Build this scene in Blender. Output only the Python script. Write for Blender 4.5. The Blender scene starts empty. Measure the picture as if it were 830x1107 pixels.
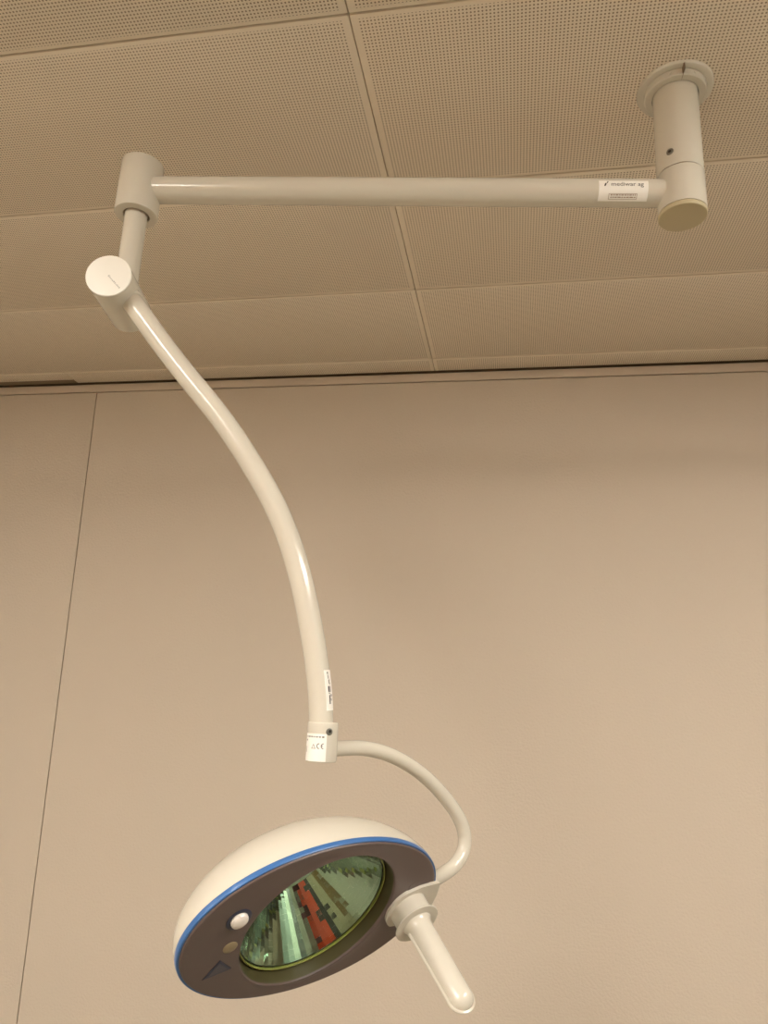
import bpy, bmesh, math, random
from mathutils import Vector, Matrix
random.seed(7)
sc = bpy.context.scene
COL = sc.collection
V = Vector
CAMZ = 1.65                      # camera height; ceiling 1.0 above it

# ------------------------------------------------------------------ camera
F, CX, CY = 800.0, 415.0, 553.5
RX = V((0.984631817, -0.000501824, -0.174642301))   # world x,y,z written in camera (right, down, forward)
RY = V((0.169358370, 0.246881568, 0.954131665))
RZ = V((0.042637159, -0.969045530, 0.243172435))
cam_d = bpy.data.cameras.new('camera')
cam = bpy.data.objects.new('camera', cam_d); COL.objects.link(cam)
cam_d.sensor_fit = 'VERTICAL'; cam_d.sensor_height = 24.0
cam_d.lens = F / 1107.0 * 24.0
cam_d.clip_start = 0.02
right = V((RX[0], RY[0], RZ[0])); down = V((RX[1], RY[1], RZ[1])); fwd = V((RX[2], RY[2], RZ[2]))
m = Matrix((right, -down, -fwd)).transposed().to_4x4()
m.translation = V((0, 0, CAMZ))
cam.matrix_world = m
sc.camera = cam

# ------------------------------------------------------------------ materials
def mat(name, col, rough=0.5, metal=0.0, spec=0.5, coat=0.0, bump=None, alpha=None):
    mt = bpy.data.materials.new(name); mt.use_nodes = True
    nt = mt.node_tree; b = nt.nodes['Principled BSDF']
    b.inputs['Base Color'].default_value = (*col, 1)
    b.inputs['Roughness'].default_value = rough
    b.inputs['Metallic'].default_value = metal
    b.inputs['Specular IOR Level'].default_value = spec
    b.inputs['Coat Weight'].default_value = coat
    if bump:
        scale, strength, dist = bump
        tc = nt.nodes.new('ShaderNodeTexCoord'); n = nt.nodes.new('ShaderNodeTexNoise')
        n.inputs['Scale'].default_value = scale; n.inputs['Detail'].default_value = 3
        bp = nt.nodes.new('ShaderNodeBump'); bp.inputs['Strength'].default_value = strength
        bp.inputs['Distance'].default_value = dist
        nt.links.new(tc.outputs['Object'], n.inputs['Vector'])
        nt.links.new(n.outputs['Fac'], bp.inputs['Height'])
        nt.links.new(bp.outputs['Normal'], b.inputs['Normal'])
    return mt

WHITE = mat('white_enamel', (0.63, 0.585, 0.495), 0.13, bump=(90, 0.05, 0.001))
CAPW = mat('white_cap', (0.82, 0.785, 0.71), 0.42)
ENDCAP = mat('cream_plastic', (0.50, 0.42, 0.26), 0.5)
BLUE = mat('blue_rim', (0.045, 0.14, 0.36), 0.3)
TAUPE = mat('taupe_plastic', (0.115, 0.081, 0.071), 0.42, bump=(400, 0.12, 0.0005))
OLIVE = mat('dark_olive_plastic', (0.070, 0.060, 0.022), 0.4)
NAVY = mat('navy_plastic', (0.030, 0.033, 0.060), 0.35)
TRI = mat('slate_print', (0.075, 0.070, 0.085), 0.5)
BUTTON = mat('satin_button', (0.86, 0.80, 0.74), 0.25)
SENSOR = mat('tan_lens', (0.27, 0.205, 0.115), 0.3)
STICK = mat('white_label', (0.90, 0.86, 0.80), 0.45)
INK = mat('black_ink', (0.035, 0.028, 0.025), 0.6)
INKB = mat('brown_ink', (0.33, 0.22, 0.165), 0.6)
INKG = mat('grey_ink', (0.45, 0.43, 0.38), 0.6)
STEEL = mat('screw_steel', (0.23, 0.22, 0.19), 0.35, metal=0.8)
DARK = mat('dark_gap', (0.24, 0.175, 0.11), 0.8)
SOCKET = mat('screw_hole', (0.02, 0.015, 0.01), 0.6)
GLASSEDGE = mat('glass_edge', (0.36, 0.36, 0.10), 0.25)
WALL = mat('plaster_wall', (0.60, 0.515, 0.42), 0.75, bump=(150, 0.35, 0.004))
TRIMM = mat('painted_trim', (0.60, 0.50, 0.40), 0.6)
FLOORM = mat('linoleum', (0.27, 0.255, 0.20), 0.5, bump=(30, 0.1, 0.002))
SIDEW = mat('plaster_side', (0.58, 0.50, 0.40), 0.75, bump=(150, 0.3, 0.004))

def glass_material():
    mt = bpy.data.materials.new('tinted_glass'); mt.use_nodes = True
    nt = mt.node_tree; nt.nodes.clear()
    out = nt.nodes.new('ShaderNodeOutputMaterial')
    tr = nt.nodes.new('ShaderNodeBsdfTransparent'); tr.inputs['Color'].default_value = (0.86, 0.93, 0.84, 1)
    gl = nt.nodes.new('ShaderNodeBsdfGlossy'); gl.inputs['Roughness'].default_value = 0.03
    gl.inputs['Color'].default_value = (0.85, 1.0, 0.93, 1)
    fr = nt.nodes.new('ShaderNodeFresnel'); ge = nt.nodes.new('ShaderNodeNewGeometry'); mr = nt.nodes.new('ShaderNodeMapRange')      # a thin pane: the same Fresnel from both sides
    mr.inputs['To Min'].default_value = 1.35; mr.inputs['To Max'].default_value = 1 / 1.35
    nt.links.new(ge.outputs['Backfacing'], mr.inputs['Value']); nt.links.new(mr.outputs['Result'], fr.inputs['IOR'])
    mx = nt.nodes.new('ShaderNodeMixShader')
    nt.links.new(fr.outputs[0], mx.inputs[0]); nt.links.new(tr.outputs[0], mx.inputs[1]); nt.links.new(gl.outputs[0], mx.inputs[2])
    nt.links.new(mx.outputs[0], out.inputs['Surface'])
    return mt
GLASS = glass_material()
MIRROR = mat('dichroic_mirror', (0.46, 0.53, 0.45), 0.04, metal=1.0)

PITCH = 0.0058; PY = 0.391; PX = 1.60; MARG = 0.011
def ceiling_material():
    mt = bpy.data.materials.new('perforated_metal'); mt.use_nodes = True
    nt = mt.node_tree; b = nt.nodes['Principled BSDF']; N = nt.nodes; L = nt.links
    b.inputs['Roughness'].default_value = 0.55; b.inputs['Specular IOR Level'].default_value = 0.3
    tc = N.new('ShaderNodeTexCoord'); sp = N.new('ShaderNodeSeparateXYZ'); L.new(tc.outputs['Object'], sp.inputs[0])
    def mth(op, a, bb=None):
        n = N.new('ShaderNodeMath'); n.operation = op
        for i, x in enumerate((a, bb)):
            if x is None: continue
            if isinstance(x, (int, float)): n.inputs[i].default_value = x
            else: L.new(x, n.inputs[i])
        return n.outputs[0]
    def cell(x):            # distance from the middle of its hole cell
        return mth('SUBTRACT', mth('FRACT', mth('ADD', mth('DIVIDE', x, PITCH), 100.0)), 0.5)
    dx, dy = cell(sp.outputs['X']), cell(sp.outputs['Y'])
    d = mth('SQRT', mth('ADD', mth('MULTIPLY', dx, dx), mth('MULTIPLY', dy, dy)))
    hole = mth('LESS_THAN', d, 0.25)
    def inside(x, P, mg):      # 1 away from the panel edges
        fr = mth('FRACT', mth('ADD', mth('DIVIDE', x, P), 20.0))
        e = mth('MINIMUM', fr, mth('SUBTRACT', 1.0, fr))
        return mth('GREATER_THAN', e, mg / P)
    k = mth('MULTIPLY', hole, mth('MULTIPLY', inside(sp.outputs['X'], PX, MARG), inside(sp.outputs['Y'], PY, MARG - 0.002)))
    mx = N.new('ShaderNodeMix'); mx.data_type = 'RGBA'
    mx.inputs[6].default_value = (0.80, 0.70, 0.575, 1); mx.inputs[7].default_value = (0.27, 0.20, 0.14, 1)
    L.new(k, mx.inputs[0]); L.new(mx.outputs[2], b.inputs['Base Color'])
    return mt
CEIL = ceiling_material()

def emit_mat(name, col, s):
    mt = bpy.data.materials.new(name); mt.use_nodes = True
    nt = mt.node_tree; b = nt.nodes['Principled BSDF']
    b.inputs['Base Color'].default_value = (0.8, 0.8, 0.8, 1)
    b.inputs['Emission Color'].default_value = (*col, 1); b.inputs['Emission Strength'].default_value = s
    return mt

# ------------------------------------------------------------------ mesh helpers
def obj(name, bm, m, parent=None, origin=None, sharp=35):
    bmesh.ops.recalc_face_normals(bm, faces=bm.faces[:])
    for f in bm.faces: f.smooth = True
    lim = math.radians(sharp)
    for e in bm.edges:
        if len(e.link_faces) == 2 and e.calc_face_angle(0) > lim: e.smooth = False
    if origin is not None:
        for v in bm.verts: v.co -= origin
    me = bpy.data.meshes.new(name); bm.to_mesh(me); bm.free()
    for x in (m if isinstance(m, (list, tuple)) else [m]): me.materials.append(x)
    o = bpy.data.objects.new(name, me); COL.objects.link(o)
    if parent is not None: o.parent = parent
    elif origin is not None: o.location = origin
    return o

def struct(o): o['kind'] = 'structure'; return o

def frame(axis, ref=None):
    w = V(axis).normalized()
    ref = V(ref) if ref is not None else (V((0, 0, 1)) if abs(w.z) < .9 else V((1, 0, 0)))
    u = (ref - w * ref.dot(w)).normalized()
    return u, w.cross(u), w

def lathe(bm, prof, o, axis, seg=64, ref=None, ang=(0, 2 * math.pi), mi=0):
    """profile of (radius, height) pairs revolved about the axis; closed at both ends when radius is 0"""
    u, v, w = frame(axis, ref); o = V(o); rings = []
    full = abs(ang[1] - ang[0] - 2 * math.pi) < 1e-6
    n = seg if full else seg + 1
    for r, h in prof:
        if r < 1e-7: rings.append([bm.verts.new(o + w * h)])
        else:
            rings.append([bm.verts.new(o + w * h + (u * math.cos(ang[0] + (ang[1] - ang[0]) * i / seg) + v * math.sin(ang[0] + (ang[1] - ang[0]) * i / seg)) * r) for i in range(n)])
    for a, b in zip(rings, rings[1:]):
        for i in range(seg):
            j = (i + 1) % n
            if len(a) == 1 and len(b) == 1: continue
            if len(a) == 1: f = bm.faces.new((a[0], b[i], b[j]))
            elif len(b) == 1: f = bm.faces.new((a[i], a[j], b[0]))
            else: f = bm.faces.new((a[i], a[j], b[j], b[i]))
            f.material_index = mi
    return rings

def rounded(r, h0, h1, c=0.002, k=4):
    """profile of a solid cylinder with rounded edges from h0 to h1"""
    p = [(0, h0)]
    for i in range(k + 1):
        t = math.pi / 2 * i / k; p.append((r - c + c * math.sin(t), h0 + c - c * math.cos(t)))
    for i in range(k + 1):
        t = math.pi / 2 * i / k; p.append((r - c + c * math.cos(t), h1 - c + c * math.sin(t)))
    p.append((0, h1)); return p

def spline(pts, n=8):
    pts = [V(p) for p in pts]; P = [2 * pts[0] - pts[1]] + pts + [2 * pts[-1] - pts[-2]]; out = []
    for i in range(1, len(P) - 2):
        for k in range(n):
            t = k / n; p0, p1, p2, p3 = P[i - 1:i + 3]
            out.append(0.5 * ((2 * p1) + (p2 - p0) * t + (2 * p0 - 5 * p1 + 4 * p2 - p3) * t * t + (3 * p1 - p0 - 3 * p2 + p3) * t ** 3))
    out.append(pts[-1]); return out

def smooth_path(p, it):
    p = [q.copy() for q in p]
    for _ in range(it):
        p = [p[0]] + [(p[i - 1] + 2 * p[i] + p[i + 1]) / 4 for i in range(1, len(p) - 1)] + [p[-1]]
    return p

def tangents(path):
    return [(path[min(i + 1, len(path) - 1)] - path[max(i - 1, 0)]).normalized() for i in range(len(path))]

def tube(bm, path, r, seg=32, ref=(0, 0, 1), cap=0.0):
    path = [V(p) for p in path]; T = tangents(path)
    u = (V(ref) - T[0] * V(ref).dot(T[0])).normalized(); rings = []; us = []
    def ring(c, u, v, rr): return [bm.verts.new(c + (u * math.cos(2 * math.pi * i / seg) + v * math.sin(2 * math.pi * i / seg)) * rr) for i in range(seg)]
    rr = r if callable(r) else (lambda t: r)
    for i, (p, t) in enumerate(zip(path, T)):
        u = (u - t * u.dot(t)).normalized(); v = t.cross(u); us.append(u)
        rings.append(ring(p, u, v, rr(i / (len(path) - 1))))
    for a, b in zip(rings, rings[1:]):
        for i in range(seg):
            j = (i + 1) % seg; bm.faces.new((a[i], a[j], b[j], b[i]))
    for ring_, s in ((rings[0], -1), (rings[-1], 1)):
        t = T[0] if s < 0 else T[-1]; c = path[0] if s < 0 else path[-1]
        vc = bm.verts.new(c)
        for i in range(seg): bm.faces.new((ring_[i], ring_[(i + 1) % seg], vc))
    return T, us

def box(bm, lo, hi, mi=0, bev=0.0):
    lo, hi = V(lo), V(hi)
    vs = [bm.verts.new((x, y, z)) for x in (lo.x, hi.x) for y in (lo.y, hi.y) for z in (lo.z, hi.z)]
    fs = []
    for q in ((0, 1, 3, 2), (4, 6, 7, 5), (0, 4, 5, 1), (2, 3, 7, 6), (0, 2, 6, 4), (1, 5, 7, 3)):
        f = bm.faces.new([vs[i] for i in q]); f.material_index = mi; fs.append(f)
    if bev > 0:
        bmesh.ops.recalc_face_normals(bm, faces=fs)
        es = list({e for f in fs for e in f.edges})
        bmesh.ops.bevel(bm, geom=es, offset=bev, segments=2, profile=.5, affect='EDGES')

def grid(bm, fn, nu, nv, mi=0):
    g = [[bm.verts.new(fn(i / nu, j / nv)) for j in range(nv + 1)] for i in range(nu + 1)]
    for i in range(nu):
        for j in range(nv):
            f = bm.faces.new((g[i][j], g[i + 1][j], g[i + 1][j + 1], g[i][j + 1])); f.material_index = mi
    return g

def slab(bm, fn, nu, nv, th):
    """thin sheet with thickness: fn(u, v, depth)"""
    a = grid(bm, lambda u, v: fn(u, v, th), nu, nv); b = grid(bm, lambda u, v: fn(u, v, 0.0), nu, nv)
    for i in range(nu):
        bm.faces.new((a[i][0], a[i + 1][0], b[i + 1][0], b[i][0])); bm.faces.new((a[i][nv], b[i][nv], b[i + 1][nv], a[i + 1][nv]))
    for j in range(nv):
        bm.faces.new((a[0][j], b[0][j], b[0][j + 1], a[0][j + 1])); bm.faces.new((a[nu][j], a[nu][j + 1], b[nu][j + 1], b[nu][j]))

def text_mesh(txt, size):
    c = bpy.data.curves.new('lettering', 'FONT'); c.body = txt; c.size = size; c.resolution_u = 3
    o = bpy.data.objects.new('lettering', c); COL.objects.link(o)
    dg = bpy.context.evaluated_depsgraph_get(); dg.update()
    me = bpy.data.meshes.new_from_object(o.evaluated_get(dg))
    bpy.data.objects.remove(o); bpy.data.curves.remove(c)
    bm = bmesh.new(); bm.from_mesh(me); bpy.data.meshes.remove(me)
    bmesh.ops.triangulate(bm, faces=bm.faces[:])
    xs = [v.co.x for v in bm.verts]; 
    return bm, min(xs), max(xs)

def flat_rects(rects, n=4):
    """list of (x0, y0, x1, y1) as a flat bmesh, subdivided so that it can be bent"""
    bm = bmesh.new()
    for x0, y0, x1, y1 in rects:
        grid(bm, lambda u, v: V((x0 + (x1 - x0) * u, y0 + (y1 - y0) * v, 0)), n, n)
    return bm

def warp(bm, fn):
    for v in bm.verts: v.co = fn(v.co.x, v.co.y)
    return bm

# ------------------------------------------------------------------ the room (camera-relative z + CAMZ)
def W(x, y, z): return V((x, y, z + CAMZ))
ZC = 1.0; YW = 2.14
X0, X1, Y0 = -2.6, 2.2, -2.4
OX, OY = -0.248, 0.874           # crossing of two ceiling joints
bm = bmesh.new(); G = 0.0011
xs = [X0 - .1] + [OX + PX * k for k in (-1, 0, 1)] + [X1 + .1]
ys = [OY + PY * k for k in range(-9, 4)] + [OY + 3 * PY, YW - .006]
ys = sorted(set(round(y, 5) for y in ys)); ys = [Y0 - .1] + [y for y in ys if y > Y0]
STEPX = -1.475
for xa, xb in zip(xs, xs[1:]):
    for ya, yb in zip(ys, ys[1:]):
        if yb - ya < .002: continue
        cells = [(xa, xb, yb)]
        if yb > YW - .02 and xa < STEPX < xb: cells = [(xa, STEPX, yb - .026), (STEPX, xb, yb)]
        elif yb > YW - .02 and xb < STEPX: cells = [(xa, xb, yb - .026)]
        for ca, cb, cy in cells:
            box(bm, W(ca + G * .6, ya + G * 1.6, ZC), W(cb - G * .6, cy - G * 1.6, ZC + .02), 0, 0.0016)
box(bm, W(X0 - .1, Y0 - .1, ZC + .022), W(X1 + .1, YW + .05, ZC + .05), 1)
box(bm, W(STEPX, YW - .0068, ZC + .0022), W(X1, YW - .0002, ZC + .0045), 1)
box(bm, W(X0, YW - .0328, ZC + .0030), W(STEPX, YW - .0002, ZC + .0055), 1)
ceiling = struct(obj('ceiling', bm, [CEIL, DARK], origin=W(OX, OY, ZC)))

# wall with the vertical joint, built as two plates on a dark backing
bm = bmesh.new()
def jx(z): return -1.40287 + (z - 0.9652) * (-1.40287 + 1.36405) / (0.9652 + 0.9219)
zt, zb = 0.9650, -CAMZ
def plate(xa_t, xa_b, xb_t, xb_b):
    q = [(xa_b, zb), (xb_b, zb), (xb_t, zt), (xa_t, zt)]
    fr = [bm.verts.new(W(x, YW, z)) for x, z in q]; bk = [bm.verts.new(W(x, YW + .02, z)) for x, z in q]
    bm.faces.new(fr); bm.faces.new(bk[::-1])
    for i in range(4): bm.faces.new((fr[i], fr[(i + 1) % 4], bk[(i + 1) % 4], bk[i]))
plate(X0 - .1, X0 - .1, jx(zt) - .0016, jx(zb) - .0016)
plate(jx(zt) + .0016, jx(zb) + .0016, X1 + .1, X1 + .1)
box(bm, W(X0 - .1, YW + .021, zb), W(X1 + .1, YW + .06, ZC + .05), 1)
struct(obj('wall_back', bm, [WALL, DARK]))
bm = bmesh.new(); box(bm, W(X0, YW - .001, 0.9685), W(X1, YW + .02, 0.9955), 0, .0012)
struct(obj('trim_1', bm, TRIMM))
bm = bmesh.new(); box(bm, W(X0 - .1, Y0 - .1, -CAMZ - .06), W(X1 + .1, YW + .06, -CAMZ))
struct(obj('floor', bm, FLOORM))
bm = bmesh.new(); box(bm, W(X0 - .1, Y0 - .1, -CAMZ), W(X0, YW, ZC)); struct(obj('wall_left', bm, SIDEW))
bm = bmesh.new(); box(bm, W(X1, Y0 - .1, -CAMZ), W(X1 + .1, YW, ZC)); struct(obj('wall_right', bm, SIDEW))
bm = bmesh.new(); box(bm, W(X0, Y0 - .1, -CAMZ), W(X1, Y0, ZC)); struct(obj('wall_front', bm, SIDEW))

# ------------------------------------------------------------------ ceiling luminaires of the room (behind the camera), with an added fill at the left
def luminaire(x0, x1, y0, y1, strength, label, drop=.012):
    c = W((x0 + x1) / 2, (y0 + y1) / 2, ZC)
    t = bpy.data.objects.new('ceiling_light', None); COL.objects.link(t); t.location = c
    t['label'] = label; t['category'] = 'ceiling light'; t['group'] = 'ceiling lights behind the camera'
    w, d = (x1 - x0) / 2, (y1 - y0) / 2
    bm = bmesh.new()
    for lo, hi in (((-w - .02, -d - .02), (w + .02, -d)), ((-w - .02, d), (w + .02, d + .02)), ((-w - .02, -d), (-w, d)), ((w, -d), (w + .02, d))):
        box(bm, (lo[0], lo[1], -.012), (hi[0], hi[1], -.0002), 0, .002)
    obj('light_frame', bm, CAPW, t)
    bm = bmesh.new(); box(bm, (-w, -d, -drop), (w, d, -.0002), 0, .004)
    obj('diffuser', bm, emit_mat('lit_diffuser', LIGHTCOL, strength), t)
    return t
LIGHTCOL = (0.99, 0.945, 0.875)
luminaire(-1.40, -0.80, -2.1, -0.3, 27.0, 'long lit ceiling light behind the camera, opposite the elbow of the lamp', .035)
luminaire(-2.40, -2.15, -1.4, -0.2, 27.0, 'added unseen fill light on the ceiling along the left wall, beside the camera')  # added, no fixture known here: brightens the left part of the back wall
luminaire(1.15, 1.40, -0.55, 0.75, 54.0, 'long lit ceiling light on the right, beside the camera', .030)

# invented, unseen cupboards around the camera, coloured to give the mirror bowl its stripes
CWHITE = mat('prop_white', (0.55, 0.52, 0.45), 0.5)
def cupboard(name, loc, rotz, half, doors, label, CH=2.45):
    cup = bpy.data.objects.new(name, None); COL.objects.link(cup); cup.location = loc; cup.rotation_euler = (0, 0, rotz)
    cup['label'] = label; cup['category'] = 'reflection prop'
    bm = bmesh.new(); box(bm, (-half, -.249, .001), (half, .225, CH), 0, .004)
    obj('carcass', bm, CWHITE, cup)
    for xa, xb, c, nm in doors:
        bm = bmesh.new(); box(bm, (xa + .004, .2255, .08), (xb - .004, .245, CH - .02), 0, .003)
        dr = obj('door', bm, mat('door_' + nm.replace('-', '_').replace(' ', '_'), c, 0.5), cup); dr['label'] = nm + ' door of an added cupboard'
        bm = bmesh.new(); lathe(bm, rounded(.006, 0, .14, .002), (xb - .05, .262, 1.05), (0, 0, 1), 16)
        for z in (1.07, 1.17): lathe(bm, rounded(.004, 0, .018, .001), (xb - .05, .2445, z), (0, 1, 0), 12)
        obj('handle', bm, STEEL, dr)
    return cup
cupboard('added_cupboard', W(-.1, Y0 + .25, -CAMZ), 0, 1.75, [(.75, 1.75, (0.62, 0.050, 0.008), 'orange-red'), (.22, .75, (0.040, 0.037, 0.033), 'dark brown'),
    (-.40, .22, (0.46, 0.40, 0.28), 'beige'), (-1.05, -.40, (0.30, 0.19, 0.085), 'tan'), (-1.75, -1.05, (0.16, 0.13, 0.085), 'brown')],
    'added cupboard behind the camera, its orange-red door put there for the mirror bowl to reflect')
cupboard('added_cupboard', W(X1 - .25, -.75, -CAMZ), math.pi / 2, 1.63, [(-1.63, -.60, (0.085, 0.016, 0.026), 'maroon'), (-.60, .10, (0.17, 0.165, 0.13), 'grey'),
    (.10, .55, (0.05, 0.055, 0.048), 'charcoal'), (.55, 1.05, (0.26, 0.30, 0.24), 'grey-green'), (1.05, 1.63, (0.13, 0.17, 0.14), 'dark green')],
    'added cupboard along the right wall, its maroon door put there for the mirror bowl to reflect')

# ------------------------------------------------------------------ the surgical lamp
ROOT = W(0.261, 1.082, ZC)
lamp = bpy.data.objects.new('surgical_lamp', None); COL.objects.link(lamp); lamp.location = ROOT
lamp['label'] = 'white ceiling-mounted surgical lamp with jointed arm and oval blue-rimmed head'
lamp['category'] = 'lamp'
def part(name, bm, m, parent=lamp, label=None, sharp=35):
    for v in bm.verts: v.co -= ROOT
    o = obj(name, bm, m, parent, sharp=sharp)
    if label: o['label'] = label
    return o
CAM = W(0, 0, 0)
UP = V((0, 0, 1))

# ceiling rose
CX_, CY_ = 0.261, 1.082
A = W(CX_, CY_, 0)
tocam = (CAM - A); tocam.z = 0; tocam.normalize()
SL = 0.014                         # the split in the rose faces the viewer
a0 = SL / 2; rng = (a0, 2 * math.pi - a0)
ref = V((0.06, -1, 0))
bm = bmesh.new()
prof = [(.0355, 1.0), (.0355, .9965), (.0565, .9945), (.0590, .9955), (.0602, .998), (.0602, 1.0)]
lathe(bm, prof, A, UP, 96, ref, rng)
rose = part('ceiling_rose', bm, WHITE)
bm = bmesh.new()
prof = [(.0365, .9950), (.0365, .9835), (.0470, .9835), (.0486, .9850), (.0486, .9950)]
lathe(bm, prof, A, UP, 96, ref, (a0 * 1.2, 2 * math.pi - a0 * 1.2))
for s in (-1, 1):                 # two lugs on the ring
    aa = s * 0.42; d = (V((0.06, -1, 0)).normalized()); d = Matrix.Rotation(aa, 3, 'Z') @ d
    lathe(bm, rounded(.0030, .0480, .0500, .0008), A + V((0, 0, .9905)), d, 12)
part('clamp_ring', bm, WHITE, rose)
bm = bmesh.new()
box(bm, A + ref * .034 + V((-.0004, 0, .985)), A + ref * .0585 + V((.0004, 0, .9975)))
part('seam', bm, DARK, rose, 'dark split line of the ceiling rose')
# column
bm = bmesh.new()
lathe(bm, [(.0352, 1.0), (.0358, .8335), (.0352, .8318), (0, .8318)], A, UP, 64)
tubep = part('ceiling_tube', bm, WHITE)
def on_column(px, z, r):           # direction on the column that faces a given pixel column
    th = px; return A + V((math.sin(th) * r, -math.cos(th) * r, z))
d = Matrix.Rotation(-0.36, 3, 'Z') @ tocam
d = d.normalized()
bm = bmesh.new(); lathe(bm, rounded(.0058, .0338, .0366, .0008), A + V((0, 0, .8560)), d, 24)
scr = part('screw', bm, STEEL, tubep, 'grey screw on the ceiling tube')
bm = bmesh.new(); lathe(bm, rounded(.0026, .0364, .0370, .0003), A + V((0, 0, .8560)), d, 6)
part('screw_recess', bm, SOCKET, scr)
bm = bmesh.new()
lathe(bm, [(0, .8290), (.0364, .8290), (.0368, .8280), (.0368, .766), (.0364, .764), (0, .764)], A, UP, 64)
hub = part('rotating_hub', bm, WHITE)
bm = bmesh.new(); lathe(bm, [(0, .8325), (.0342, .8325), (.0342, .8285), (0, .8285)], A, UP, 64)
part('joint_gap', bm, DARK, hub)
bm = bmesh.new(); lathe(bm, rounded(.0366, .7555, .7636, .0018), A, UP, 64)
part('end_cap', bm, ENDCAP, hub, 'cream plastic cap closing the hub from below')

# horizontal arm
J = W(-.61456, .9735, 0)
ZA = .8000; RA = .0216
p0 = A + V((0, 0, ZA)); p1 = J + V((0, 0, ZA + .0006))
ad = (p1 - p0).normalized()
bm = bmesh.new(); tube(bm, [p0 + ad * .012, p0 + ad * .3, p0 + ad * .6, p1 - ad * .018], RA, 48)
harm = part('horizontal_arm', bm, WHITE)
def arm_map(s0, r, roll):
    """(u along the arm to the viewer's right, v up around it) -> point on the arm tube"""
    c = p0 + ad * s0
    f = CAM - c; f -= ad * f.dot(ad); f.normalize()
    w = (-ad).cross(f) * -1
    if w.z < 0: w = -w
    def fn(u, v):
        th = v / r + roll; return c - ad * u + (f * math.cos(th) + w * math.sin(th)) * r
    return fn
# label near the column: 50 px wide
LW, LH = .0765, .0335
fn0 = arm_map(.0960, RA, .20)
bm = bmesh.new()
slab(bm, lambda u, v, t: arm_map(.0960, RA + .0001 + t, .20)((u - .5) * LW, (v - .5) * LH), 4, 16, .0004)
lab = part('label', bm, STICK, harm, 'white maker label on the horizontal arm')
def put_text(name, txt, size, x, y, fn, m, parent, width=None, center=True, label=None):
    bm, a, b = text_mesh(txt, size)
    k = (width / (b - a)) if width else 1.0
    warp(bm, lambda X, Y: fn(x + ((X - (a + b) / 2) if center else (X - a)) * k, y + Y))
    return part(name, bm, m, parent, label)
fl = arm_map(.0960, RA + .0007, .20)
put_text('lettering', 'mediwar ag', .0102, .0060, .0068, fl, INK, lab, width=.0500)
bm = bmesh.new()
for (xa, ya, xb, yb, w) in ((-.0295, .0065, -.0275, .0115, .0022), (-.0262, .0115, -.0240, .0150, .0016)):
    q = V((xb - xa, yb - ya, 0)); nrm = V((-q.y, q.x, 0)).normalized() * w / 2
    vs = [bm.verts.new(V((xa, ya, 0)) + nrm), bm.verts.new(V((xa, ya, 0)) - nrm), bm.verts.new(V((xb, yb, 0)) - nrm), bm.verts.new(V((xb, yb, 0)) + nrm)]
    bm.faces.new(vs)
warp(bm, fl); part('logo_mark', bm, INK, lab)
rc = [(-.0225, -.0138, -.0218, -.0048), (.0210, -.0138, .0217, -.0048), (-.0225, -.0055, .0217, -.0048), (-.0225, -.0138, .0217, -.0131)]
for yy in (-.0078, -.0112):
    x = -.0195
    while x < .0185:
        w = random.uniform(.002, .0055); rc.append((x, yy, min(x + w, .0195), yy + .0016)); x += w + .0011
bm = flat_rects(rc, 3); warp(bm, fl); part('fine_print', bm, INKB, lab)

# joint sleeve at the arm's outer end
bm = bmesh.new()
zs0, zs1 = .7515, .8480; RJ = .0345
lathe(bm, [(0, zs1), (RJ - .002, zs1), (RJ - .0006, zs1 - .0006), (RJ, zs1 - .002), (RJ, zs0 + .002), (RJ - .0006, zs0 + .0006), (RJ - .002, zs0), (.0215, zs0), (.0205, zs0 + .001), (.0205, zs0 + .006), (0, zs0 + .006)], J, UP, 64)
sleeve = part('joint_sleeve', bm, WHITE)
bm = bmesh.new(); lathe(bm, [(.0178, zs0 + .0052), (.0203, zs0 + .0052), (.0203, zs0 + .0025), (.0178, zs0 + .0025), (.0178, zs0 + .0052)], J, UP, 48)
part('gap_ring', bm, DARK, sleeve)  # dark-coloured ring, standing in for the shaded gap round the pipe
# drop pipe
RP = .0178
ZE = .594
bm = bmesh.new(); tube(bm, [J + V((0, 0, zs0 + .004)), J + V((0, 0, .70)), J + V((0, 0, .64)), J + V((0, 0, ZE))], RP, 40, ref=(1, 0, 0))
part('drop_pipe', bm, WHITE)
# elbow housing
yaw = math.radians(12); AX = V((-math.sin(yaw), math.cos(yaw), 0)); SD = V((AX.y, -AX.x, 0))
E0 = J + V((0, 0, ZE)); RE = .0338
bm = bmesh.new(); lathe(bm, rounded(RE, -.0735, .038, .002), E0, AX, 64)
elbow = part('elbow_housing', bm, WHITE)
bm = bmesh.new(); lathe(bm, rounded(RE + .0003, -.0768, -.0738, .0012), E0, AX, 64)
ecap = part('elbow_cap', bm, CAPW, elbow, 'bright round white cap facing the room')
fc = E0 - AX * .0770
dirt = (SD * .70 - UP * .72).normalized(); nrm = V((SD * .72 + UP * .70)).normalized()
rc = []; x = .000
while x < .026:
    w = random.uniform(.0012, .0026); h = random.uniform(.0016, .0030); rc.append((x, -.0012, x + w, -.0012 + h)); x += w + .0009
bm = flat_rects(rc, 1); warp(bm, lambda X, Y: fc + dirt * X + nrm * Y); part('faint_print', bm, INKG, ecap)

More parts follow.
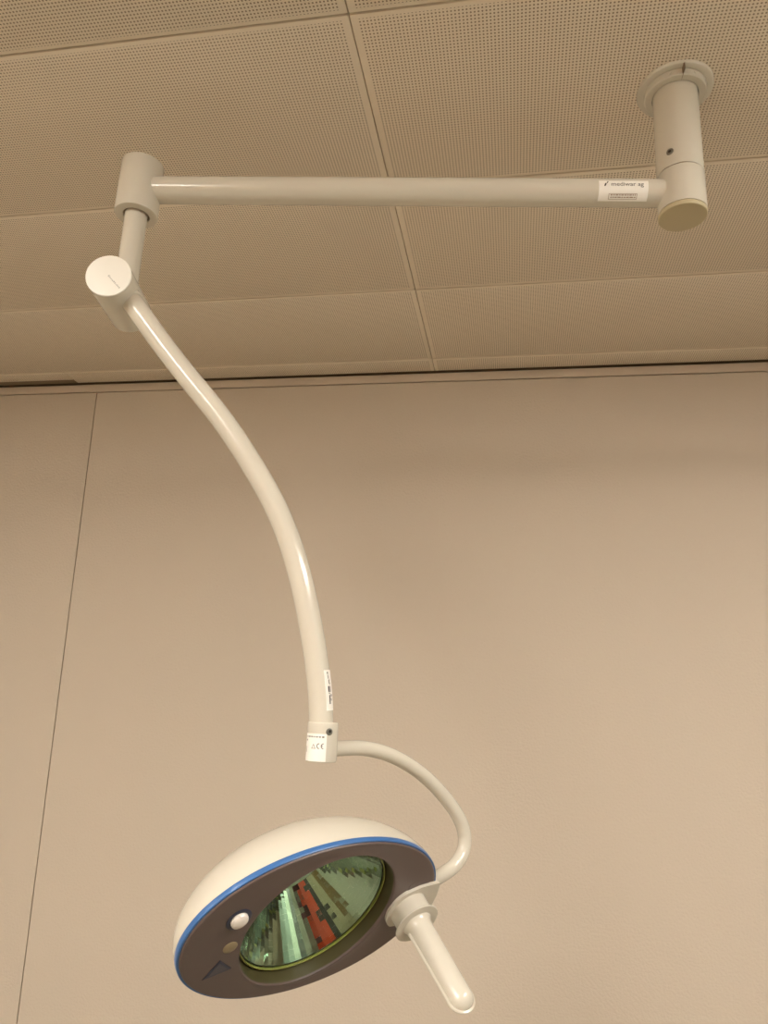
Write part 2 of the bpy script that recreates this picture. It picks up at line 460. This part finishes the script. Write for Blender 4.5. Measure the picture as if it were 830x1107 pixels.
# spring arm
armpts = [(-.6035, .9390, .5990), (-.5836, .9433, .5773), (-.5311, .9544, .5095), (-.4786, .9656, .4475), (-.4335, .9752, .3965), (-.3915, .9841, .3400), (-.3458, .9938, .2700),
          (-.3128, 1.0008, .1991), (-.2901, 1.0057, .1283), (-.2722, 1.0095, .0546), (-.2626, 1.0115, .0015), (-.2588, 1.0123, -.0400)]
path = smooth_path(spline([W(*p) for p in armpts], 10), 25)
RS = .0165
bm = bmesh.new(); tube(bm, path, RS, 40, ref=AX)
sarm = part('spring_arm', bm, WHITE)
bm = bmesh.new(); d0 = (path[22] - path[8]).normalized()
lathe(bm, rounded(.0185, .0, .010, .002), W(-.5836, .9433, .5773) - d0 * .008, d0, 40)
part('arm_collar', bm, WHITE, sarm)
# slim label on the lower end of the spring arm
def sarm_map(r, roll):
    T = tangents(path)
    def fn(u, v):                 # v = height fraction 0..1 along the label, u across
        z = CAMZ + (.0310 - v * .0520)
        i = min(range(len(path)), key=lambda k: abs(path[k].z - z))
        j = i + 1 if (path[i].z > z and i + 1 < len(path)) else i
        i2 = max(j - 1, 0); t = 0 if path[i2].z == path[j].z else (path[i2].z - z) / (path[i2].z - path[j].z)
        c = path[i2].lerp(path[j], t); tg = T[j]
        f = CAM - c; f -= tg * f.dot(tg); f.normalize(); rt = f.cross(tg)
        if rt.x < 0: rt = -rt
        th = roll + u / r; return c + (f * math.cos(th) + rt * math.sin(th)) * r
    return fn
bm = bmesh.new(); slab(bm, lambda u, v, t: sarm_map(RS + .0001 + t, .95)((u - .5) * .0150, v), 8, 24, .0004)
slab_l = part('label', bm, STICK, sarm, 'slim white label along the lower end of the arm')
sm = sarm_map(RS + .0007, .95); rc = []
for (v0, v1, u0, u1) in ((.05, .10, -.0030, -.0010), (.12, .22, -.0024, -.0012), (.24, .33, -.0016, .0000), (.33, .36, -.0008, .0008), (.40, .55, -.0036, -.0008), (.40, .54, .0006, .0018), (.57, .59, -.0030, -.0004), (.62, .84, -.0026, -.0004), (.60, .66, .0010, .0030), (.70, .76, .0006, .0022)):
    rc.append((u0, v0, u1, v1))
bm = flat_rects(rc, 3); warp(bm, sm); part('fine_print', bm, INK, slab_l)

# collar at the end of the spring arm
K = W(-.2562, 1.0129, 0)
RK = .0209; zk1, zk0 = -.0350, -.0865
bm = bmesh.new(); lathe(bm, rounded(RK, zk0, zk1, .0025), K, UP, 56)
coll = part('yoke_collar', bm, WHITE)
def collar_map(r, z0):
    f = CAM - K; f.z = 0; f.normalize(); rt = V((-f.y, f.x, 0))
    if rt.x < 0: rt = -rt
    def fn(u, v):
        th = u / r; return K + V((0, 0, z0 + v)) + (f * math.cos(th) + rt * math.sin(th)) * r
    return fn
bm = bmesh.new(); u0, u1 = -.0275, .0060
slab(bm, lambda u, v, t: collar_map(RK + .0001 + t, -.0850)(u0 + (u1 - u0) * u, v * .0350), 16, 4, .0004)
clab = part('label', bm, STICK, coll, 'white certification label on the collar')
cm = collar_map(RK + .0007, -.0850)
rc = []; x = -.024
while x < .0030:
    w = random.uniform(.0012, .0032); rc.append((x, .0302, x + w, .0318)); x += w + .0017
rc += [(-.0250, .0255, -.0232, .0275), (-.0250, .0110, -.0240, .0185)]
bm = flat_rects(rc, 3); warp(bm, cm); part('fine_print', bm, INK, clab)
bm = bmesh.new()                  # CE mark and warning triangle
def arc(bm, cx, cy, r, w, a0, a1, n=14):
    vs = []
    for i in range(n + 1):
        t = a0 + (a1 - a0) * i / n; vs.append((bm.verts.new((cx + (r - w) * math.cos(t), cy + (r - w) * math.sin(t), 0)), bm.verts.new((cx + r * math.cos(t), cy + r * math.sin(t), 0))))
    for p, q in zip(vs, vs[1:]): bm.faces.new((p[0], p[1], q[1], q[0]))
q = math.pi / 2
arc(bm, -.0036, .0195, .0036, .0010, q, 3 * q); arc(bm, .0022, .0195, .0036, .0010, q, 3 * q)
vs = [bm.verts.new(c) for c in ((-.0009, .0190, 0), (.0012, .0190, 0), (.0012, .0200, 0), (-.0009, .0200, 0))]; bm.faces.new(vs)
def ring_poly(bm, pts, k):
    c = sum((V((*p, 0)) for p in pts), V()) / len(pts); o = [bm.verts.new((*p, 0)) for p in pts]; i_ = [bm.verts.new(c + (V((*p, 0)) - c) * k) for p in pts]
    for a in range(len(pts)):
        b = (a + 1) % len(pts); bm.faces.new((o[a], o[b], i_[b], i_[a]))
ring_poly(bm, [(-.0150, .0160), (-.0085, .0160), (-.0117, .0222)], .68)
warp(bm, cm); part('ce_mark', bm, INK, clab)
ck = collar_map(RK, 0)(.0090, -.0470); dk = (ck - K); dk.z = 0; dk.normalize()
bm = bmesh.new(); lathe(bm, rounded(.0046, -.0006, .0010, .0004), ck, dk, 24); scr2 = part('screw', bm, STEEL, coll, 'dark screw on the collar')
bm = bmesh.new(); lathe(bm, rounded(.0022, .0008, .0014, .0003), ck + V((.0006, 0, .0008)), dk, 6); part('screw_recess', bm, SOCKET, scr2)

# head frame: n looks out of the lamp, a towards the buttons, b across
N_ = V((0.61974297, -0.5200261, -0.58778525)).normalized(); Aa = V((-0.64278761, -0.76604444, 0)).normalized(); Bb = N_.cross(Aa)
if Bb.z > 0: Bb = -Bb
HC = W(-.2483, 1.0221, -.2775); R0 = .1085
def H(s, q, t): return HC + Aa * s + Bb * q + N_ * t
# yoke
KA = W(-.25603, 1.0129, -.0695)
yo = [(-.010, 0), (-.0236, -.0004), (-.0480, .0001), (-.0727, -.0005), (-.1099, -.0067), (-.1491, -.0199), (-.1902, -.0406), (-.2245, -.0646), (-.2554, -.0917), (-.2740, -.1161), (-.2800, -.1380), (-.2744, -.1556), (-.2576, -.1708), (-.2364, -.1790), (-.2150, -.1850), (-.1960, -.1905)]
ypath = smooth_path(spline([KA + Aa * s + UP * z for s, z in yo], 8), 8)
bm = bmesh.new(); tube(bm, ypath, .0103, 32, ref=(0, 0, 1))
part('yoke', bm, WHITE)

# head shell
EA, EB = 1.765 * R0, 1.195 * R0
SEG = 128; DH = .105
def ell(k, t, i, ea=EA, eb=EB):
    th = 2 * math.pi * i / SEG; return H(ea * k * math.cos(th), eb * k * math.sin(th), t)
def loft(bm, rings, close_last=False, mi=0):
    vs = [[bm.verts.new(r(i)) for i in range(SEG)] for r in rings]
    for a, b in zip(vs, vs[1:]):
        for i in range(SEG):
            j = (i + 1) % SEG; f = bm.faces.new((a[i], a[j], b[j], b[i])); f.material_index = mi
    return vs
T0 = -.0035
bm = bmesh.new(); rings = []
rings.append(lambda i: ell(.970, T0 + .001, i)); rings.append(lambda i: ell(.992, T0 + .0008, i))
NR = 22
for k in range(NR):
    ph = math.pi / 2 * k / NR
    rings.append(lambda i, ph=ph: ell(math.cos(ph), T0 - DH * math.sin(ph), i, EA * math.cos(ph) ** .14))
vs = loft(bm, rings); ap = bm.verts.new(H(0, 0, T0 - DH))
for i in range(SEG): bm.faces.new((vs[-1][i], vs[-1][(i + 1) % SEG], ap))
head = part('lamp_head', bm, WHITE)
# blue rim
bm = bmesh.new()
loft(bm, [lambda i: ell(.960, T0, i), lambda i: ell(1.001, T0 - .0004, i), lambda i: ell(1.003, T0 + .0006, i), lambda i: ell(1.001, T0 + .0056, i), lambda i: ell(.997, T0 + .0064, i), lambda i: ell(.960, T0 + .0060, i)])
part('rim', bm, BLUE, head, 'blue band around the lamp head')
# bezel: oval outside, round opening inside
def blend(x, t, i):
    """x=0 oval edge, x=1 round opening"""
    th = 2 * math.pi * i / SEG
    p = V((EA * .968 * math.cos(th), EB * .968 * math.sin(th))); d = math.atan2(p.y, p.x)
    q = V((R0 * math.cos(d), R0 * math.sin(d))); w = p.lerp(q, x); return H(w.x, w.y, t)
bm = bmesh.new()
loft(bm, [lambda i: ell(.960, T0 + .003, i), lambda i: ell(.984, T0 + .0062, i), lambda i: ell(.982, T0 + .0072, i), lambda i: ell(.974, T0 + .0083, i), lambda i: blend(.03, .0050, i), lambda i: blend(.3, .0050, i), lambda i: blend(.6, .0050, i), lambda i: blend(.86, .0054, i), lambda i: blend(.93, .0060, i),
          lambda i: blend(.97, .0056, i), lambda i: blend(1.0, .0030, i)])
bez = part('bezel', bm, TAUPE, head, 'taupe plastic face plate')
bm = bmesh.new(); TG = -.0120
loft(bm, [lambda i: blend(1.0, .0032, i), lambda i: blend(1.004, .0016, i), lambda i: blend(1.03, TG - .006, i)])
part('recess_wall', bm, OLIVE, bez, 'dark olive wall around the glass')
# glass and its edge
RG = R0 * .965
bm = bmesh.new(); lathe(bm, [(RG - .0008, TG - .0032), (RG, TG - .0020), (RG, TG), (RG - .0016, TG + .0004), (RG - .0018, TG - .0004), (RG - .0014, TG - .0032)], HC, N_, 96)
part('glass_edge', bm, GLASSEDGE, head, 'yellow-green edge of the glass')
bm = bmesh.new(); lathe(bm, [(0, TG), (RG - .0016, TG)], HC, N_, 96)
part('glass_pane', bm, GLASS, head, 'round tinted glass over the reflector')
# faceted reflector bowl
bm = bmesh.new(); RB = RG - .003; DB = .072; TB = TG - .0040; NM, NRr = 72, 12
RBB = RB - DB * .70
def bowl(h, th, r): return H(r * math.cos(th), r * math.sin(th), TB - h)
for i in range(NM):
    t0, t1 = 2 * math.pi * i / NM, 2 * math.pi * (i + 1) / NM
    jr = random.uniform(-.0007, .0007)
    for k in range(NRr):
        h0, h1 = DB * k / NRr, DB * (k + 1) / NRr
        r0, r1 = RB + (RBB - RB) * k / NRr, RB + (RBB - RB) * (k + 1) / NRr
        z = random.uniform(-.00007, .00007); q = random.uniform(-.00007, .00007)     # each facet is tipped a little
        bm.faces.new([bm.verts.new(bowl(*c)) for c in ((h0, t0, r0 + z + q), (h0, t1, r0 + z - q), (h1, t1, r1 - z - q), (h1, t0, r1 - z + q))])
    bm.faces.new([bm.verts.new(bowl(*c)) for c in ((DB, t0, RBB + .0004), (DB, t1, RBB + .0004), (DB + .012, t1, .012), (DB + .012, t0, .012))])
lathe(bm, [(.0125, -DB - .0118), (0, -DB - .0118)], H(0, 0, TB), N_, 24)
part('reflector', bm, MIRROR, head, 'faceted mirror bowl', sharp=1)

# controls on the face
def tilt_face(s, q):               # height of the bezel surface
    th = math.atan2(q / EB, s / EA); e = V((EA * .968 * math.cos(th), EB * .968 * math.sin(th))).length
    d = V((s, q)).length; x = max(0, min(1, (e - d) / max(e - R0, 1e-4)))
    return .0048 + x * .0004
def disc_at(s, q): return H(s * R0, q * R0, tilt_face(s * R0, q * R0))
c = disc_at(1.205, -.27)
bm = bmesh.new(); lathe(bm, [(.0, -.001), (.0158, -.001), (.0158, .0006), (.0150, .0011), (.0118, .0011), (.0112, .0002), (0, .0002)], c, N_, 48)
ringp = part('button_ring', bm, NAVY, head, 'navy ring around the push button')
bm = bmesh.new(); lathe(bm, [(.0108, .0002), (.0108, .0030), (.0100, .0046), (.0075, .0058), (.004, .0063), (0, .0064)], c, N_, 48)
part('push_button', bm, BUTTON, head, 'round pale push button')
c = disc_at(1.14, .15)
bm = bmesh.new(); lathe(bm, [(.0, -.001), (.0090, -.001), (.0090, .0006), (.0082, .0012), (0, .0016)], c, N_, 40)
part('indicator', bm, SENSOR, head, 'small tan indicator disc')
def face_pt(X, Y): return disc_at(X, Y) + N_ * .0007
tri = [(1.30, .60), (1.19, .33), (.985, .50)]
bm = bmesh.new()
def prism(bm, pts, t0, t1):
    lo = [bm.verts.new(disc_at(*p) + N_ * t0) for p in pts]; hi = [bm.verts.new(disc_at(*p) + N_ * t1) for p in pts]
    bm.faces.new(lo[::-1]); bm.faces.new(hi)
    for i in range(len(pts)):
        j = (i + 1) % len(pts); bm.faces.new((lo[i], lo[j], hi[j], hi[i]))
prism(bm, tri, -.0006, .0007)
trip = part('triangle_mark', bm, NAVY, head, 'dark triangle mark on the face')
cc = (sum(p[0] for p in tri) / 3, sum(p[1] for p in tri) / 3)
bm = bmesh.new(); prism(bm, [(cc[0] + (p[0] - cc[0]) * .72, cc[1] + (p[1] - cc[1]) * .72) for p in tri], .0003, .0010)
part('triangle_fill', bm, TRI, trip)
bm = bmesh.new()                  # faint embossed square on the face near the handle
pts = []
for cxs, cys, a in ((-1.27, -.16, 0), (-1.27, -.34, -90), (-1.50, -.34, -180), (-1.50, -.16, -270)):
    for k in range(6):
        t = math.radians(a + 90 - 18 * k); pts.append((cxs + .05 * math.cos(t), cys + .05 * math.sin(t)))
prism(bm, pts, -.001, .0005)
part('embossed_square', bm, TAUPE, bez)

# handle bracket: a tear-drop plate from the yoke end round the handle socket
hs = -1.37 * R0; TP = .0098
HBq = .0015
bm = bmesh.new(); out = []
rr = .0345
for k in range(25):                # round end towards the glass
    t = math.radians(-62 + 124 * k / 24); out.append((hs + .002 + rr * math.cos(t), HBq + rr * math.sin(t)))
out += [(hs - .010, .0345), (hs - .024, .0330), (-EA * .975, .0230)]
out += [(-EA * 1.005, .012), (-EA * 1.018, .0), (-EA * 1.012, -.014), (-EA * .985, -.0330), (-EA * .965, -.0395)]
out += [(hs - .020, -.0385), (hs - .004, -.0365)]
def outl(bm, pts, t0, t1):
    lo = [bm.verts.new(H(p[0], p[1], t0)) for p in pts]; hi = [bm.verts.new(H(p[0], p[1], t1)) for p in pts]
    bm.faces.new(lo[::-1]); bm.faces.new(hi)
    for i in range(len(pts)):
        j = (i + 1) % len(pts); bm.faces.new((lo[i], lo[j], hi[j], hi[i]))
outl(bm, out, .0050, TP)
brk = part('handle_bracket', bm, WHITE, head)
bm = bmesh.new(); HB = H(hs, HBq, 0); NH = (N_ + Aa * .042).normalized()
lathe(bm, [(0, .006), (.0282, .006), (.0276, .020), (.0270, .0330), (0, .0330)], HB, NH, 56)
part('handle_socket', bm, WHITE, head)
bm = bmesh.new(); lathe(bm, [(0, .0325), (.0322, .0325), (.0330, .0332), (.0330, .0343), (.0322, .0350), (.0180, .0354), (0, .0354)], HB, NH, 64)
handle = part('handle_flange', bm, WHITE, head)
# grip: flared neck, straight body and round tip
LT, RT = .1600, .0163
prof = [(.0215, .0350), (.0200, .0372), (.0188, .0400), (.0180, .0440), (.0175, .0500)]
for k in range(1, 7): prof.append((.0175 - (.0175 - RT) * k / 6, .0500 + (LT - RT - .0500) * k / 6))
for k in range(1, 9):
    t = math.pi / 2 * k / 8; prof.append((RT * math.cos(t) if k < 8 else 0, LT - RT + RT * math.sin(t)))
bm = bmesh.new(); lathe(bm, prof, HB, NH, 48); grip = part('handle_grip', bm, WHITE, head)
# thin fin running down both sides of the grip and round its tip
bm = bmesh.new()
gc = HB + N_ * .09; gf = CAM - gc; gf -= N_ * gf.dot(N_); gf.normalize(); gl = gf.cross(N_)
if gl.x > 0: gl = -gl
ribd = gf * math.cos(math.radians(58)) + gl * math.sin(math.radians(58))
side = [(.0182, .0440)] + [(.0175 - (.0175 - RT) * k / 6 + .0006, .0500 + (LT - RT - .0500) * k / 6) for k in range(0, 7)]
rp = [(r, h) for r, h in side] + [((RT + .0006) * math.cos(math.pi / 16 * k), LT - RT + (RT + .0012) * math.sin(math.pi / 16 * k)) for k in range(1, 16)] + [(-r, h) for r, h in side[::-1]]
tube(bm, [HB + NH * h + ribd * r for r, h in rp], .0022, 10, ref=N_.cross(ribd))
part('grip_fin', bm, WHITE, grip)
# pivot cap where the yoke enters the shell
bm = bmesh.new(); lathe(bm, rounded(.0128, -.006, .004, .0015), ypath[-1] - (ypath[-1] - ypath[-12]).normalized() * .012, (ypath[-1] - ypath[-12]).normalized(), 32)
part('pivot_sleeve', bm, WHITE, head)

# ------------------------------------------------------------------ world and colour management
w = bpy.data.worlds.new('world'); sc.world = w; w.use_nodes = True
w.node_tree.nodes['Background'].inputs[0].default_value = (0.05, 0.045, 0.04, 1)
w.node_tree.nodes['Background'].inputs[1].default_value = 1.0
vs_ = sc.view_settings
sc.display_settings.display_device = 'sRGB'
vs_.view_transform = 'Standard'; vs_.look = 'None'; vs_.gamma = 1.0; vs_.use_curve_mapping = False
vs_.exposure = 0.0
